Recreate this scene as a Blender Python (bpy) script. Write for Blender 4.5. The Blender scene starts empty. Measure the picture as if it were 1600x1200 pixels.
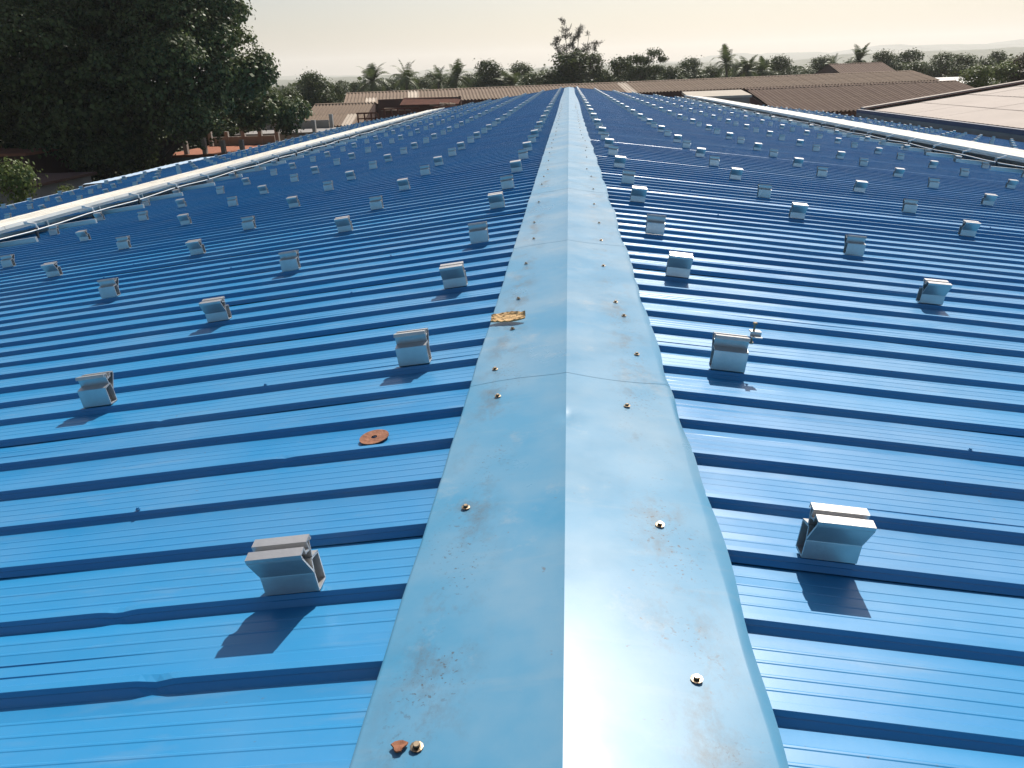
import bpy, math, random
import numpy as np
from mathutils import Matrix, Vector

# ------------------------------------------------------------------ camera, sky, sun, exposure
scene = bpy.context.scene
C = scene.collection
R = math.radians
CAM = Vector((0.0168, 0.0, 1.0122))
cam_data = bpy.data.cameras.new('camera')
cam_data.sensor_width = 36.0
cam_data.lens = 36.0 * 1205.7 / 1600.0
cam_data.clip_start = 0.05
cam_data.clip_end = 20000.0
cam = bpy.data.objects.new('camera', cam_data)
cam.matrix_world = (Matrix.Translation(CAM) @ Matrix.Rotation(0.0824, 4, 'Z')
                    @ Matrix.Rotation(math.pi / 2 - 0.3798, 4, 'X') @ Matrix.Rotation(-0.0373, 4, 'Z'))
C.objects.link(cam)
scene.camera = cam

SUN_EL, SUN_AZ = R(48.0), R(16.0)            # azimuth measured from +Y towards +X
world = bpy.data.worlds.new('World')
scene.world = world
world.use_nodes = True
wn, wl = world.node_tree.nodes, world.node_tree.links
sky = wn.new('ShaderNodeTexSky')
sky.sky_type = 'NISHITA'
sky.sun_disc = False
sky.sun_elevation = SUN_EL
sky.sun_rotation = SUN_AZ
sky.air_density = 1.0
sky.dust_density = 2.6
sky.ozone_density = 1.0
bg = wn['Background']
bg.inputs['Strength'].default_value = 0.066
wl.new(sky.outputs['Color'], bg.inputs['Color'])

sun_data = bpy.data.lights.new('sun', 'SUN')
sun_data.energy = 5.0
sun_data.angle = R(0.55)
sun_data.color = (1.0, 0.94, 0.86)
sun = bpy.data.objects.new('sun', sun_data)
sd = Vector((math.sin(SUN_AZ) * math.cos(SUN_EL), math.cos(SUN_AZ) * math.cos(SUN_EL), math.sin(SUN_EL)))
sun.rotation_euler = sd.to_track_quat('Z', 'Y').to_euler()
sun.location = sd * 60
C.objects.link(sun)

vs = scene.view_settings
vs.view_transform = 'Standard'
vs.look = 'None'
vs.exposure = 0.46
vs.gamma = 1.0
vs.use_curve_mapping = False
scene.cycles.use_denoising = True
scene.cycles.max_bounces = 8
scene.cycles.volume_bounces = 1
scene.cycles.sample_clamp_indirect = 6.0

# ------------------------------------------------------------------ helpers
GROUND = -8.2
T = 0.1271                                   # tangent of the roof pitch
rng = np.random.default_rng(7)
random.seed(7)


def mk(name, verts, faces, mat, parent=None, smooth=False, link=True):
    me = bpy.data.meshes.new(name)
    me.from_pydata([tuple(map(float, v)) for v in verts], [], [tuple(map(int, f)) for f in faces])
    me.materials.append(mat)
    if smooth:
        me.polygons.foreach_set('use_smooth', [True] * len(me.polygons))
    me.update()
    return place(name, me, parent) if link else me


def place(name, me, parent=None, mat=None):
    o = bpy.data.objects.new(name, me)
    C.objects.link(o)
    if parent is not None:
        o.parent = parent
    if mat is not None:
        o.matrix_local = mat
    return o


def quads(name, P, mat, link=False, smooth=False):
    """P: (n,4,3) array of separate quads -> one mesh, quickly."""
    n = len(P)
    me = bpy.data.meshes.new(name)
    me.vertices.add(n * 4)
    me.vertices.foreach_set('co', np.ascontiguousarray(P, dtype=np.float32).ravel())
    me.loops.add(n * 4)
    me.loops.foreach_set('vertex_index', np.arange(n * 4, dtype=np.int32))
    me.polygons.add(n)
    me.polygons.foreach_set('loop_start', np.arange(0, n * 4, 4, dtype=np.int32))
    me.materials.append(mat)
    me.update(calc_edges=True)
    return me


def empty(name, loc=(0, 0, 0)):
    o = bpy.data.objects.new(name, None)
    o.location = loc
    o.empty_display_size = 0.1
    C.objects.link(o)
    return o


def tag(o, label, cat=None, group=None, kind=None):
    o['label'] = label
    if cat: o['category'] = cat
    if group: o['group'] = group
    if kind: o['kind'] = kind
    return o


class MB:
    """collects shapes that make up one part"""
    def __init__(self):
        self.v, self.f = [], []

    def add(self, vs_, fs):
        n = len(self.v)
        self.v += [tuple(p) for p in vs_]
        self.f += [tuple(i + n for i in f) for f in fs]
        return self

    def hexa(self, p):                        # 8 corners: bottom loop then top loop
        return self.add(p, [(3, 2, 1, 0), (4, 5, 6, 7), (0, 1, 5, 4), (1, 2, 6, 5), (2, 3, 7, 6), (3, 0, 4, 7)])

    def box(self, x0, x1, y0, y1, z0, z1):
        return self.hexa([(x0, y0, z0), (x1, y0, z0), (x1, y1, z0), (x0, y1, z0),
                          (x0, y0, z1), (x1, y0, z1), (x1, y1, z1), (x0, y1, z1)])

    def strip(self, pts, th, x0, x1):
        """thin sheet following pts in the YZ plane, extruded along X"""
        for (a, b), (c, d) in zip(pts[:-1], pts[1:]):
            l = math.hypot(c - a, d - b)
            ny, nz = -(d - b) / l * th / 2, (c - a) / l * th / 2
            ey, ez = (c - a) / l * th * .45, (d - b) / l * th * .45
            q = [(a - ey + ny, b - ez + nz), (c + ey + ny, d + ez + nz), (c + ey - ny, d + ez - nz), (a - ey - ny, b - ez - nz)]
            self.hexa([(x0, *p) for p in q] + [(x1, *p) for p in q])
        return self

    def tube(self, pts, rad, n=8):
        pts = [Vector(p) for p in pts]
        if not isinstance(rad, (list, tuple)): rad = [rad] * len(pts)
        base = len(self.v)
        for i, p in enumerate(pts):
            d = (pts[min(i + 1, len(pts) - 1)] - pts[max(i - 1, 0)]).normalized()
            u = d.orthogonal().normalized() if abs(d.z) > .9 else d.cross(Vector((0, 0, 1))).normalized()
            w = d.cross(u)
            for k in range(n):
                a = 2 * math.pi * k / n
                self.v.append(tuple(p + (u * math.cos(a) + w * math.sin(a)) * rad[i]))
        for i in range(len(pts) - 1):
            for k in range(n):
                a, b = base + i * n + k, base + i * n + (k + 1) % n
                self.f.append((a, b, b + n, a + n))
        self.f.append(tuple(base + k for k in range(n))[::-1])
        self.f.append(tuple(base + (len(pts) - 1) * n + k for k in range(n)))
        return self

    def lathe(self, prof, n=12, c=(0, 0, 0)):
        base = len(self.v)
        for r, z in prof:
            for k in range(n):
                a = 2 * math.pi * k / n
                self.v.append((c[0] + r * math.cos(a), c[1] + r * math.sin(a), c[2] + z))
        for i in range(len(prof) - 1):
            for k in range(n):
                a, b = base + i * n + k, base + i * n + (k + 1) % n
                self.f.append((a, b, b + n, a + n))
        self.f.append(tuple(base + k for k in range(n))[::-1])
        self.f.append(tuple(base + (len(prof) - 1) * n + k for k in range(n)))
        return self

    def build(self, name, mat, parent=None, link=True, smooth=False):
        return mk(name, self.v, self.f, mat, parent, smooth, link)


# ------------------------------------------------------------------ materials
def material(name, color, rough=.6, metal=0.0, spec=.5, var=0.0, vscale=3.0, color2=None, bump=0.0, bscale=10.0,
             coord='Object', stretch=(1, 1, 1), detail=6):
    m = bpy.data.materials.new(name)
    m.use_nodes = True
    n, l = m.node_tree.nodes, m.node_tree.links
    b = n['Principled BSDF']
    b.inputs['Base Color'].default_value = (*color, 1)
    b.inputs['Roughness'].default_value = rough
    b.inputs['Metallic'].default_value = metal
    b.inputs['Specular IOR Level'].default_value = spec
    if var or bump:
        tc = n.new('ShaderNodeTexCoord')
        mp = n.new('ShaderNodeMapping')
        mp.inputs['Scale'].default_value = stretch
        l.new(tc.outputs[coord], mp.inputs['Vector'])
    if var:
        t = n.new('ShaderNodeTexNoise')
        t.inputs['Scale'].default_value = vscale
        t.inputs['Detail'].default_value = detail
        t.inputs['Roughness'].default_value = .6
        l.new(mp.outputs['Vector'], t.inputs['Vector'])
        cr = n.new('ShaderNodeValToRGB')
        cr.color_ramp.elements[0].position = .5 - .5 * var
        cr.color_ramp.elements[1].position = .5 + .5 * var
        cr.color_ramp.elements[0].color = (*color, 1)
        cr.color_ramp.elements[1].color = (*(color2 or [c * .6 for c in color]), 1)
        l.new(t.outputs['Fac'], cr.inputs['Fac'])
        l.new(cr.outputs['Color'], b.inputs['Base Color'])
    if bump:
        t2 = n.new('ShaderNodeTexNoise')
        t2.inputs['Scale'].default_value = bscale
        t2.inputs['Detail'].default_value = 4
        l.new(mp.outputs['Vector'], t2.inputs['Vector'])
        bp = n.new('ShaderNodeBump')
        bp.inputs['Strength'].default_value = bump
        bp.inputs['Distance'].default_value = .02
        l.new(t2.outputs['Fac'], bp.inputs['Height'])
        l.new(bp.outputs['Normal'], b.inputs['Normal'])
    return m


def blue_paint(name, base, base2, rough, dirt, band=False, spec=.5):
    """factory painted steel: faint sheet-to-sheet tone, dust film, specks, oil-canning"""
    m = bpy.data.materials.new(name)
    m.use_nodes = True
    n, l = m.node_tree.nodes, m.node_tree.links
    b = n['Principled BSDF']
    geo = n.new('ShaderNodeNewGeometry')
    pos = geo.outputs['Position']
    oi = n.new('ShaderNodeObjectInfo')

    def noise(scale, detail=5, stretch=(1, 1, 1), rough_=.6):
        mp = n.new('ShaderNodeMapping')
        mp.inputs['Scale'].default_value = stretch
        l.new(pos, mp.inputs['Vector'])
        t = n.new('ShaderNodeTexNoise')
        t.inputs['Scale'].default_value = scale
        t.inputs['Detail'].default_value = detail
        t.inputs['Roughness'].default_value = rough_
        l.new(mp.outputs['Vector'], t.inputs['Vector'])
        return t.outputs['Fac']

    def ramp(src, p0, p1, v0=0.0, v1=1.0):
        r = n.new('ShaderNodeMapRange')
        r.inputs['From Min'].default_value = p0
        r.inputs['From Max'].default_value = p1
        r.inputs['To Min'].default_value = v0
        r.inputs['To Max'].default_value = v1
        l.new(src, r.inputs['Value'])
        return r.outputs['Result']

    def mix(a, b_, fac):
        mx = n.new('ShaderNodeMix')
        mx.data_type = 'RGBA'
        for s, v in ((6, a), (7, b_)):
            if isinstance(v, tuple): mx.inputs[s].default_value = (*v, 1)
            else: l.new(v, mx.inputs[s])
        if isinstance(fac, float): mx.inputs[0].default_value = fac
        else: l.new(fac, mx.inputs[0])
        return mx.outputs[2]

    def math_(op, a, b_):
        mm = n.new('ShaderNodeMath')
        mm.operation = op
        for i, v in enumerate((a, b_)):
            if isinstance(v, (int, float)): mm.inputs[i].default_value = v
            else: l.new(v, mm.inputs[i])
        return mm.outputs[0]

    col = mix(base, base2, oi.outputs['Random'])
    dust = math_('MULTIPLY', ramp(noise(1.3, 8), .40, .75), dirt)
    col = mix(col, (.33, .37, .38), dust)
    speck = math_('MULTIPLY', ramp(noise(55, 2), .71, .76), ramp(noise(1.1, 3, (1, 1, 1)), .45, .6))
    col = mix(col, (.11, .09, .07), math_('MULTIPLY', speck, .75))
    streak = math_('MULTIPLY', ramp(noise(9, 5, (.25, 1.6, 1)), .58, .8), dirt * (.5 if band else 1.8))
    col = mix(col, (.27, .31, .32), streak)
    if band:                                   # grime collected along the fastener lines of the ridge flashing
        sx = n.new('ShaderNodeSeparateXYZ')
        l.new(pos, sx.inputs[0])
        ax = math_('ABSOLUTE', sx.outputs[0], 0)
        near = math_('SUBTRACT', 1.0, math_('MULTIPLY', math_('ABSOLUTE', math_('SUBTRACT', ax, .245), 0), 9.0))
        near = ramp(near, 0.0, .9)
        blot = ramp(noise(5.5, 10, (1, .6, 1), .75), .50, .66)
        col = mix(col, (.085, .085, .078), math_('MULTIPLY', math_('MULTIPLY', near, blot), .72))
        dots = math_('MULTIPLY', math_('MULTIPLY', ramp(noise(95, 3), .60, .66), near), ramp(noise(3.5, 4), .46, .6))
        col = mix(col, (.06, .05, .04), math_('MULTIPLY', dots, .85))
        rub = math_('MULTIPLY', ramp(noise(2.2, 10, (1, 1, 1), .75), .56, .72), .5)
        col = mix(col, (.30, .33, .34), rub)
    l.new(col, b.inputs['Base Color'])
    rn = math_('ADD', ramp(noise(3.0, 6), .3, .7, -.05, .08), rough)
    l.new(rn, b.inputs['Roughness'])
    b.inputs['Specular IOR Level'].default_value = spec
    bp = n.new('ShaderNodeBump')
    bp.inputs['Strength'].default_value = .05 if band else .14
    bp.inputs['Distance'].default_value = .012
    hgt = math_('ADD', noise(2.0, 2, (1, .7, 1)), math_('MULTIPLY', noise(14, 3), .10))
    l.new(hgt, bp.inputs['Height'])
    l.new(bp.outputs['Normal'], b.inputs['Normal'])
    return m


M = {}
M['blue'] = blue_paint('blue_painted_steel', (.011, .182, .40), (.022, .215, .44), .35, .15, spec=.58)
M['cap'] = blue_paint('weathered_blue_flashing', (.045, .195, .335), (.052, .21, .35), .31, .45, band=True, spec=.27)
M['alu'] = material('aluminium', (.56, .555, .55), .37, .70, var=.6, vscale=14, color2=(.43, .43, .425), bump=.05, bscale=60)
M['rubber'] = material('black_rubber', (.012, .012, .013), .8)
M['steel'] = material('zinc_screw', (.36, .30, .22), .35, 1.0, var=.6, vscale=40, color2=(.12, .08, .05))
M['rust'] = material('rust', (.30, .125, .065), .85, var=.5, vscale=30, color2=(.13, .045, .02), bump=.3, bscale=80)
M['rusty_steel'] = material('rusty_steel', (.115, .045, .028), .95, spec=.1, var=.5, vscale=3, color2=(.055, .024, .018))
M['white_frp'] = material('white_walkway', (.82, .79, .73), .30, var=.4, vscale=1.2, color2=(.62, .60, .53))
M['grey_alu'] = material('grey_channel', (.55, .58, .58), .4, .9)
M['pipe'] = material('white_pipe', (.72, .72, .70), .4)
M['black'] = material('black_fitting', (.02, .02, .022), .5)
M['asbestos'] = material('weathered_cement_sheet', (.245, .182, .130), .9, spec=.15, var=.6, vscale=.5, color2=(.140, .103, .078), bump=.2, bscale=6)
M['asbestos_b'] = material('brown_cement_sheet', (.165, .117, .086), .9, spec=.15, var=.6, vscale=.5, color2=(.105, .066, .052), bump=.2, bscale=6)
M['skylight'] = material('dusty_skylight_sheet', (.47, .40, .32), .8, spec=.2, var=.5, vscale=1.0, color2=(.36, .30, .24))
M['pale_sheet'] = material('pale_roof_sheet', (.405, .355, .315), .85, spec=.2, var=.5, vscale=.35, color2=(.35, .305, .27), bump=.05, bscale=3)
M['navy'] = material('navy_gutter', (.012, .018, .055), .45)
M['plaster'] = material('plaster', (.42, .38, .33), .9, var=.6, vscale=.6, color2=(.27, .24, .205))
M['grey_wall'] = material('grey_wall', (.26, .245, .23), .9, var=.6, vscale=.5, color2=(.16, .15, .14))
M['beige'] = material('beige_slab', (.40, .355, .295), .85, spec=.2, var=.5, vscale=.7, color2=(.32, .285, .235))
M['terracotta'] = material('terracotta', (.31, .125, .072), .9, spec=.15, var=.5, vscale=1.2, color2=(.22, .09, .055))
M['dark_glass'] = material('dark_glass', (.015, .018, .02), .15)
M['ochre'] = material('ochre_wall', (.48, .25, .09), .85, var=.4, vscale=1, color2=(.38, .19, .07))
M['brown_wall'] = material('brown_wall', (.10, .046, .032), .9, var=.5, vscale=.8, color2=(.065, .03, .022))
M['wood_chip'] = material('dry_bark', (.66, .46, .22), .85, var=.5, vscale=45, color2=(.34, .19, .07), bump=.6, bscale=60)
M['ply'] = material('pale_board', (.70, .58, .44), .8)
M['bark'] = material('bark', (.085, .062, .045), .95, var=.5, vscale=4, color2=(.045, .034, .026), bump=.5, bscale=10)
M['palm_bark'] = material('palm_bark', (.17, .145, .115), .95, var=.5, vscale=4, color2=(.09, .075, .06))
M['ground'] = material('ground', (.085, .070, .045), .95, var=.6, vscale=.06, color2=(.045, .062, .022), coord='Object')
M['hill'] = material('hill_woods', (.040, .055, .024), .95, var=.5, vscale=.03, color2=(.075, .080, .04), coord='Object', bump=.5, bscale=.08)


def leaf_mat(name, c1, c2, trans=.25):
    m = bpy.data.materials.new(name)
    m.use_nodes = True
    n, l = m.node_tree.nodes, m.node_tree.links
    out = n['Material Output']
    b = n['Principled BSDF']
    b.inputs['Roughness'].default_value = .5
    b.inputs['Specular IOR Level'].default_value = .18
    geo = n.new('ShaderNodeNewGeometry')
    cr = n.new('ShaderNodeValToRGB')
    cr.color_ramp.elements[0].color = (*c1, 1)
    cr.color_ramp.elements[1].color = (*c2, 1)
    l.new(geo.outputs['Random Per Island'], cr.inputs['Fac'])
    l.new(cr.outputs['Color'], b.inputs['Base Color'])
    tr = n.new('ShaderNodeBsdfTranslucent')
    l.new(cr.outputs['Color'], tr.inputs['Color'])
    mx = n.new('ShaderNodeMixShader')
    mx.inputs[0].default_value = trans
    l.new(b.outputs[0], mx.inputs[1])
    l.new(tr.outputs[0], mx.inputs[2])
    l.new(mx.outputs[0], out.inputs['Surface'])
    return m


M['leaf_dark'] = leaf_mat('dark_leaf', (.036, .056, .018), (.118, .148, .050), .24)
M['leaf'] = leaf_mat('leaf', (.036, .058, .018), (.098, .126, .040), .22)
M['leaf_light'] = leaf_mat('light_leaf', (.085, .125, .030), (.150, .175, .055), .30)
M['leaf_grey'] = leaf_mat('grey_needle', (.055, .058, .040), (.085, .085, .060), .10)
M['leaf_brown'] = leaf_mat('brownish_leaf', (.060, .050, .025), (.095, .080, .036), .15)
M['frond'] = leaf_mat('palm_frond', (.060, .085, .028), (.12, .15, .055), .25)

# ------------------------------------------------------------------ ground, hills, far woods
def grid(name, xs, ys, zf, mat):
    X, Y = np.meshgrid(xs, ys)
    Z = zf(X, Y)
    v = np.stack([X.ravel(), Y.ravel(), Z.ravel()], 1)
    nx, ny = len(xs), len(ys)
    f = [(j * nx + i, j * nx + i + 1, (j + 1) * nx + i + 1, (j + 1) * nx + i) for j in range(ny - 1) for i in range(nx - 1)]
    return mk(name, v, f, mat, smooth=True)


o = grid('ground', [-6000, -1000, -100, 100, 1000, 6000], [-250, 0, 200, 1700, 6800],
         lambda X, Y: np.full(X.shape, GROUND), M['ground'])
tag(o, 'dry earth and scrub ground around the sheds', kind='structure')


def ridge_noise(x, seed, octaves=7, base=900.0):
    r = np.random.default_rng(seed)
    z = np.zeros_like(x)
    for k in range(octaves):
        z += np.sin(x / (base / 2 ** k) * 2 * math.pi + r.uniform(0, 6.3)) * .55 ** k
    return z


def hill(seed, y0, y1, top, amp, rise, label, jag):
    xs = np.linspace(-5600, 5600, 1500)
    crest = top + amp * ridge_noise(xs, seed) + rise * xs + jag * np.random.default_rng(seed + 50).uniform(-1, 1, xs.size)
    ys = np.linspace(y0, y1, 9)
    prof = np.sin(np.linspace(0, math.pi, 9)) ** .8
    Z = GROUND - 1 + (crest[None, :] - GROUND + 1) * prof[:, None]
    X, Y = np.meshgrid(xs, ys)
    v = np.stack([X.ravel(), Y.ravel(), Z.ravel()], 1)
    nx = len(xs)
    f = [(j * nx + i, j * nx + i + 1, (j + 1) * nx + i + 1, (j + 1) * nx + i) for j in range(8) for i in range(nx - 1)]
    o = mk('hill', v, f, M['hill'], smooth=True)
    tag(o, label, kind='structure')


hill(3, 4000, 6400, 52.0, 11.0, .0125, 'farthest pale hazy wooded ridge along the horizon', 3.5)
hill(11, 2000, 3000, 14.0, 5.0, .0055, 'nearer hazy wooded rise below the far ridge', 2.4)


# ------------------------------------------------------------------ foliage
def leaf_quads(cent, size, g, droop=.2, aspect=2.2, out=None):
    n = len(cent)
    d = g.normal(size=(n, 3)); d[:, 2] -= droop
    if out is not None:                       # blades face outwards and up, like leaves on a bough
        nn = out + g.normal(size=(n, 3)) * .55 + np.array([0, 0, .35])
        nn /= np.linalg.norm(nn, axis=1)[:, None]
        d -= (d * nn).sum(1)[:, None] * nn
    d /= np.linalg.norm(d, axis=1)[:, None]
    s = g.normal(size=(n, 3)) if out is None else np.cross(d, nn)
    s -= (s * d).sum(1)[:, None] * d
    s /= np.linalg.norm(s, axis=1)[:, None]
    L = size * g.uniform(.6, 1.3, n)[:, None]
    return np.stack([cent, cent + d * L * .5 + s * L / aspect, cent + d * L, cent + d * L * .5 - s * L / aspect], 1)


def lobe_leaves(lobes, n_clump, per, size, g, clump_r=.35, hollow=.55, upper=0.0):
    """leaves in clumps spread through lobes; lobes = [(x,y,z,rx,ry,rz)]"""
    vol = np.array([l[3] * l[4] * l[5] for l in lobes]) ** (2 / 3)
    pick = g.choice(len(lobes), n_clump, p=vol / vol.sum())
    L = np.array(lobes)[pick]
    d = g.normal(size=(n_clump, 3)); d /= np.linalg.norm(d, axis=1)[:, None]
    d[:, 2] = np.where(g.uniform(size=n_clump) < upper, np.abs(d[:, 2]), d[:, 2])
    r = g.uniform(hollow ** 3, 1.12, n_clump) ** (1 / 3)
    c = L[:, :3] + d * r[:, None] * L[:, 3:]
    k = g.integers(int(per * .5), int(per * 1.5), n_clump)
    idx = np.repeat(np.arange(n_clump), k)
    cr = clump_r * g.uniform(.6, 1.4, n_clump)
    pts = c[idx] + g.normal(size=(len(idx), 3)) * cr[idx][:, None] * np.array([1, 1, .7]) * .6
    o_ = (pts - c[idx]) / cr[idx][:, None] * .9 + d[idx] * .6
    return leaf_quads(pts, size, g, out=o_)


def trunk_mesh(name, h, r, limbs, g, mat, lean=(0, 0)):
    b = MB()
    pts = [(lean[0] * t * t + .06 * h * .1 * math.sin(5 * t), lean[1] * t * t, h * t) for t in np.linspace(0, 1, 7)]
    b.tube(pts, [r * (1.5 if i == 0 else 1) * (1 - .55 * i / 6) for i in range(7)], 8)
    for i, (x, y, z) in enumerate(limbs):
        t0 = g.uniform(.45, .95)
        s = Vector((lean[0] * t0 * t0, lean[1] * t0 * t0, h * t0))
        e = Vector((x, y, z))
        m1 = s.lerp(e, .45) + Vector((0, 0, (e - s).length * .10))
        b.tube([s, m1, e], [r * .45, r * .3, r * .10], 6)
    return b.build(name, mat, link=False, smooth=True)


def broad_proto(seed, leafmat, tall=1.0, nclump=2100, per=12, size=.17):
    """unit-ish tree: crown about 6 m wide, total height 9.2 m, base at 0"""
    g = np.random.default_rng(seed)
    H = 9.2 * tall
    lobes = []
    for k in range(8):
        a = g.uniform(0, 6.283)
        rr = g.uniform(.4, 2.0)
        lobes.append((rr * math.cos(a), rr * math.sin(a), g.uniform(.40, .82) * H, g.uniform(.9, 1.5), g.uniform(.9, 1.5), g.uniform(.8, 1.3)))
    lobes.append((g.uniform(-.5, .5), g.uniform(-.5, .5), H - 1.0, 1.1, 1.1, 1.0))
    lobes.append((0, 0, H * .55, 1.9, 1.9, 1.8))
    q = lobe_leaves(lobes, nclump, per, size, g, .40, .4, .5)
    crown = quads('crown', q, leafmat)
    trunk = trunk_mesh('trunk', H * .7, .2, [l[:3] for l in lobes[:6]], g, M['bark'])
    return trunk, crown, H, 6.0


def umbrella_proto(seed):
    g = np.random.default_rng(seed)
    lobes = [(0, 0, 7.9, 1.3, 1.3, .35), (1.5, .2, 8.6, 1.2, 1.0, .3), (2.6, 0, 8.0, .8, .8, .2), (-1.3, .3, 8.1, 1.0, 1.0, .3),
             (-.4, 0, 6.9, 1.6, 1.4, .35), (1.6, 0, 6.9, 1.3, 1.0, .3), (-1.8, 0, 6.4, 1.0, 1.0, .4), (.4, 0, 5.6, 2.0, 1.6, .8),
             (0, 0, 4.6, 2.2, 2, 1.0), (-2.0, .3, 7.3, .7, .7, .2)]
    q = lobe_leaves(lobes, 1100, 11, .18, g, .3, .1)
    return trunk_mesh('trunk', 6.5, .2, [l[:3] for l in lobes], g, M['bark']), quads('crown', q, M['leaf']), 8.9, 6.0


def casuarina_proto(seed):
    g = np.random.default_rng(seed)
    b = MB()
    tips = []
    H = 15.0
    stems = [((-.9, 0), 15.0), ((.9, .2), 14.2), ((2.1, -.1), 13.4), ((-2.0, .3), 12.9), ((.2, -.3), 13.2), ((3.0, .1), 12.2)]
    for (sx, sy), h in stems:
        pts = [(sx * t ** 1.3, sy * t, h * t) for t in np.linspace(0, 1, 9)]
        b.tube(pts, [.16 * (1 - .9 * t) for t in np.linspace(0, 1, 9)], 6)
        for k in range(26):
            t = g.uniform(.5, 1.0)
            p = Vector((sx * t ** 1.3, sy * t, h * t))
            a = g.uniform(0, 6.283)
            ln = g.uniform(.35, 1.15) * (1.25 - t) * 1.9
            e = p + Vector((math.cos(a) * ln, math.sin(a) * ln, ln * g.uniform(.3, 1.0)))
            b.tube([p, e], [.03, .008], 4)
            for u in np.linspace(.25, 1.05, 7):
                tips.append(p.lerp(e, float(u)))
    c = np.array(tips)
    c = np.repeat(c, 6, 0) + g.normal(size=(len(c) * 6, 3)) * .09
    q = leaf_quads(c, .36, g, -.8, 13.0)
    return b.build('trunk', M['bark'], link=False, smooth=True), quads('crown', q, M['leaf_grey']), H, 6.0


def palm_proto(seed, nfr=22):
    g = np.random.default_rng(seed)
    H = 9.0
    b = MB()
    lean = (g.uniform(-.6, .6), g.uniform(-.4, .4))
    pts = [(lean[0] * t * t, lean[1] * t * t, (H - 1.5) * t) for t in np.linspace(0, 1, 9)]
    b.tube(pts, [.22 - .08 * t for t in np.linspace(0, 1, 9)], 8)
    top = np.array(pts[-1])
    Q = []
    for k in range(nfr):
        a = k * 2.39996 + g.uniform(-.2, .2)
        el = math.radians(g.uniform(-25, 78) if k > 4 else g.uniform(55, 85))
        ln = g.uniform(1.9, 2.7)
        p = top.copy(); d = np.array([math.cos(a) * math.cos(el), math.sin(a) * math.cos(el), math.sin(el)])
        side = np.array([-math.sin(a), math.cos(a), 0])
        nseg = 13
        for s in range(nseg):
            st = ln / nseg
            p2 = p + d * st
            w = .55 * math.sin(math.pi * min(1, (s + 1.3) / (nseg + .3))) ** .6
            up = np.cross(d, side)
            for sg in (-1, 1):
                tip = p + d * st * 1.6 + side * sg * w + up * g.uniform(-.05, .03) + np.array([0, 0, -.30 * w])
                Q.append([p, p2 * .8 + p * .2, tip + d * .06, tip])
            rach = side * .018
            Q.append([p - rach, p + rach, p2 + rach, p2 - rach])
            p = p2
            d = d + np.array([0, 0, -.115 - .012 * s]) * (1.1 if el < 1 else .8)
            d /= np.linalg.norm(d)
    return b.build('trunk', M['palm_bark'], link=False, smooth=True), quads('crown', np.array(Q), M['frond']), H, 4.6


PROTO = {
    'broad': [broad_proto(21, M['leaf']), broad_proto(22, M['leaf_dark']), broad_proto(23, M['leaf']), broad_proto(24, M['leaf_dark'], 1.05),
              broad_proto(25, M['leaf'], .95)],
    'brown': [broad_proto(31, M['leaf_brown'])],
    'light': [broad_proto(26, M['leaf_light']), broad_proto(27, M['leaf_light'])],
    'palm': [palm_proto(41), palm_proto(42, 26), palm_proto(43, 18)],
    'cas': [casuarina_proto(51)],
    'umb': [umbrella_proto(61)],
}


def put_tree(kind, i, name, x, y, ztop, width, label, cat, group=None, base=GROUND):
    tr, cr, H, W = PROTO[kind][i % len(PROTO[kind])]
    o = empty(name, (x, y, base))
    sz = (ztop - base) / H
    sw = width / W
    rz = random.uniform(0, 6.28) if kind not in ('cas', 'umb') else 0
    for nm, me in (('trunk', tr), ('crown', cr)):
        place(nm, me, o, Matrix.Rotation(rz, 4, 'Z') @ Matrix.Diagonal((sw, sw, sz, 1)))
    tag(o, label, cat, group)
    return o


# ------------------------------------------------------------------ the blue-roofed shed
Y0, Y1 = -1.316, 66.9
XL, XR = 18.0, 21.2
PITCH, RIBH = .25, .0242
shed = empty('blue_roofed_shed', (0, Y1, GROUND))
tag(shed, 'long shed under a ribbed glossy blue steel roof with pale ridge cap', 'building')
shed_inv = Matrix.Translation((0, -Y1, -GROUND))


def shed_part(name, me, mat=Matrix.Identity(4), parent=None):
    if parent is None:
        return place(name, me, shed, shed_inv @ mat)
    return place(name, me, parent, mat)


def sheet_profile():
    """one pitch, y measured from the crest's front edge at y=0 going away from the camera; z=0 at crest"""
    h = RIBH
    p = [(-.0160, -h), (-.0072, -.0120), (-.0046, -.0110), (-.0010, -.0010), (.0, 0), (.0190, 0), (.0210, -.0015), (.0330, -h)]
    for k in range(4):
        c = .076 + k * .037
        p += [(c - .0046, -h), (c - .0022, -h + .0010), (c + .0024, -h + .0010), (c + .0050, -h)]
    return p


PROF = sheet_profile()


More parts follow.
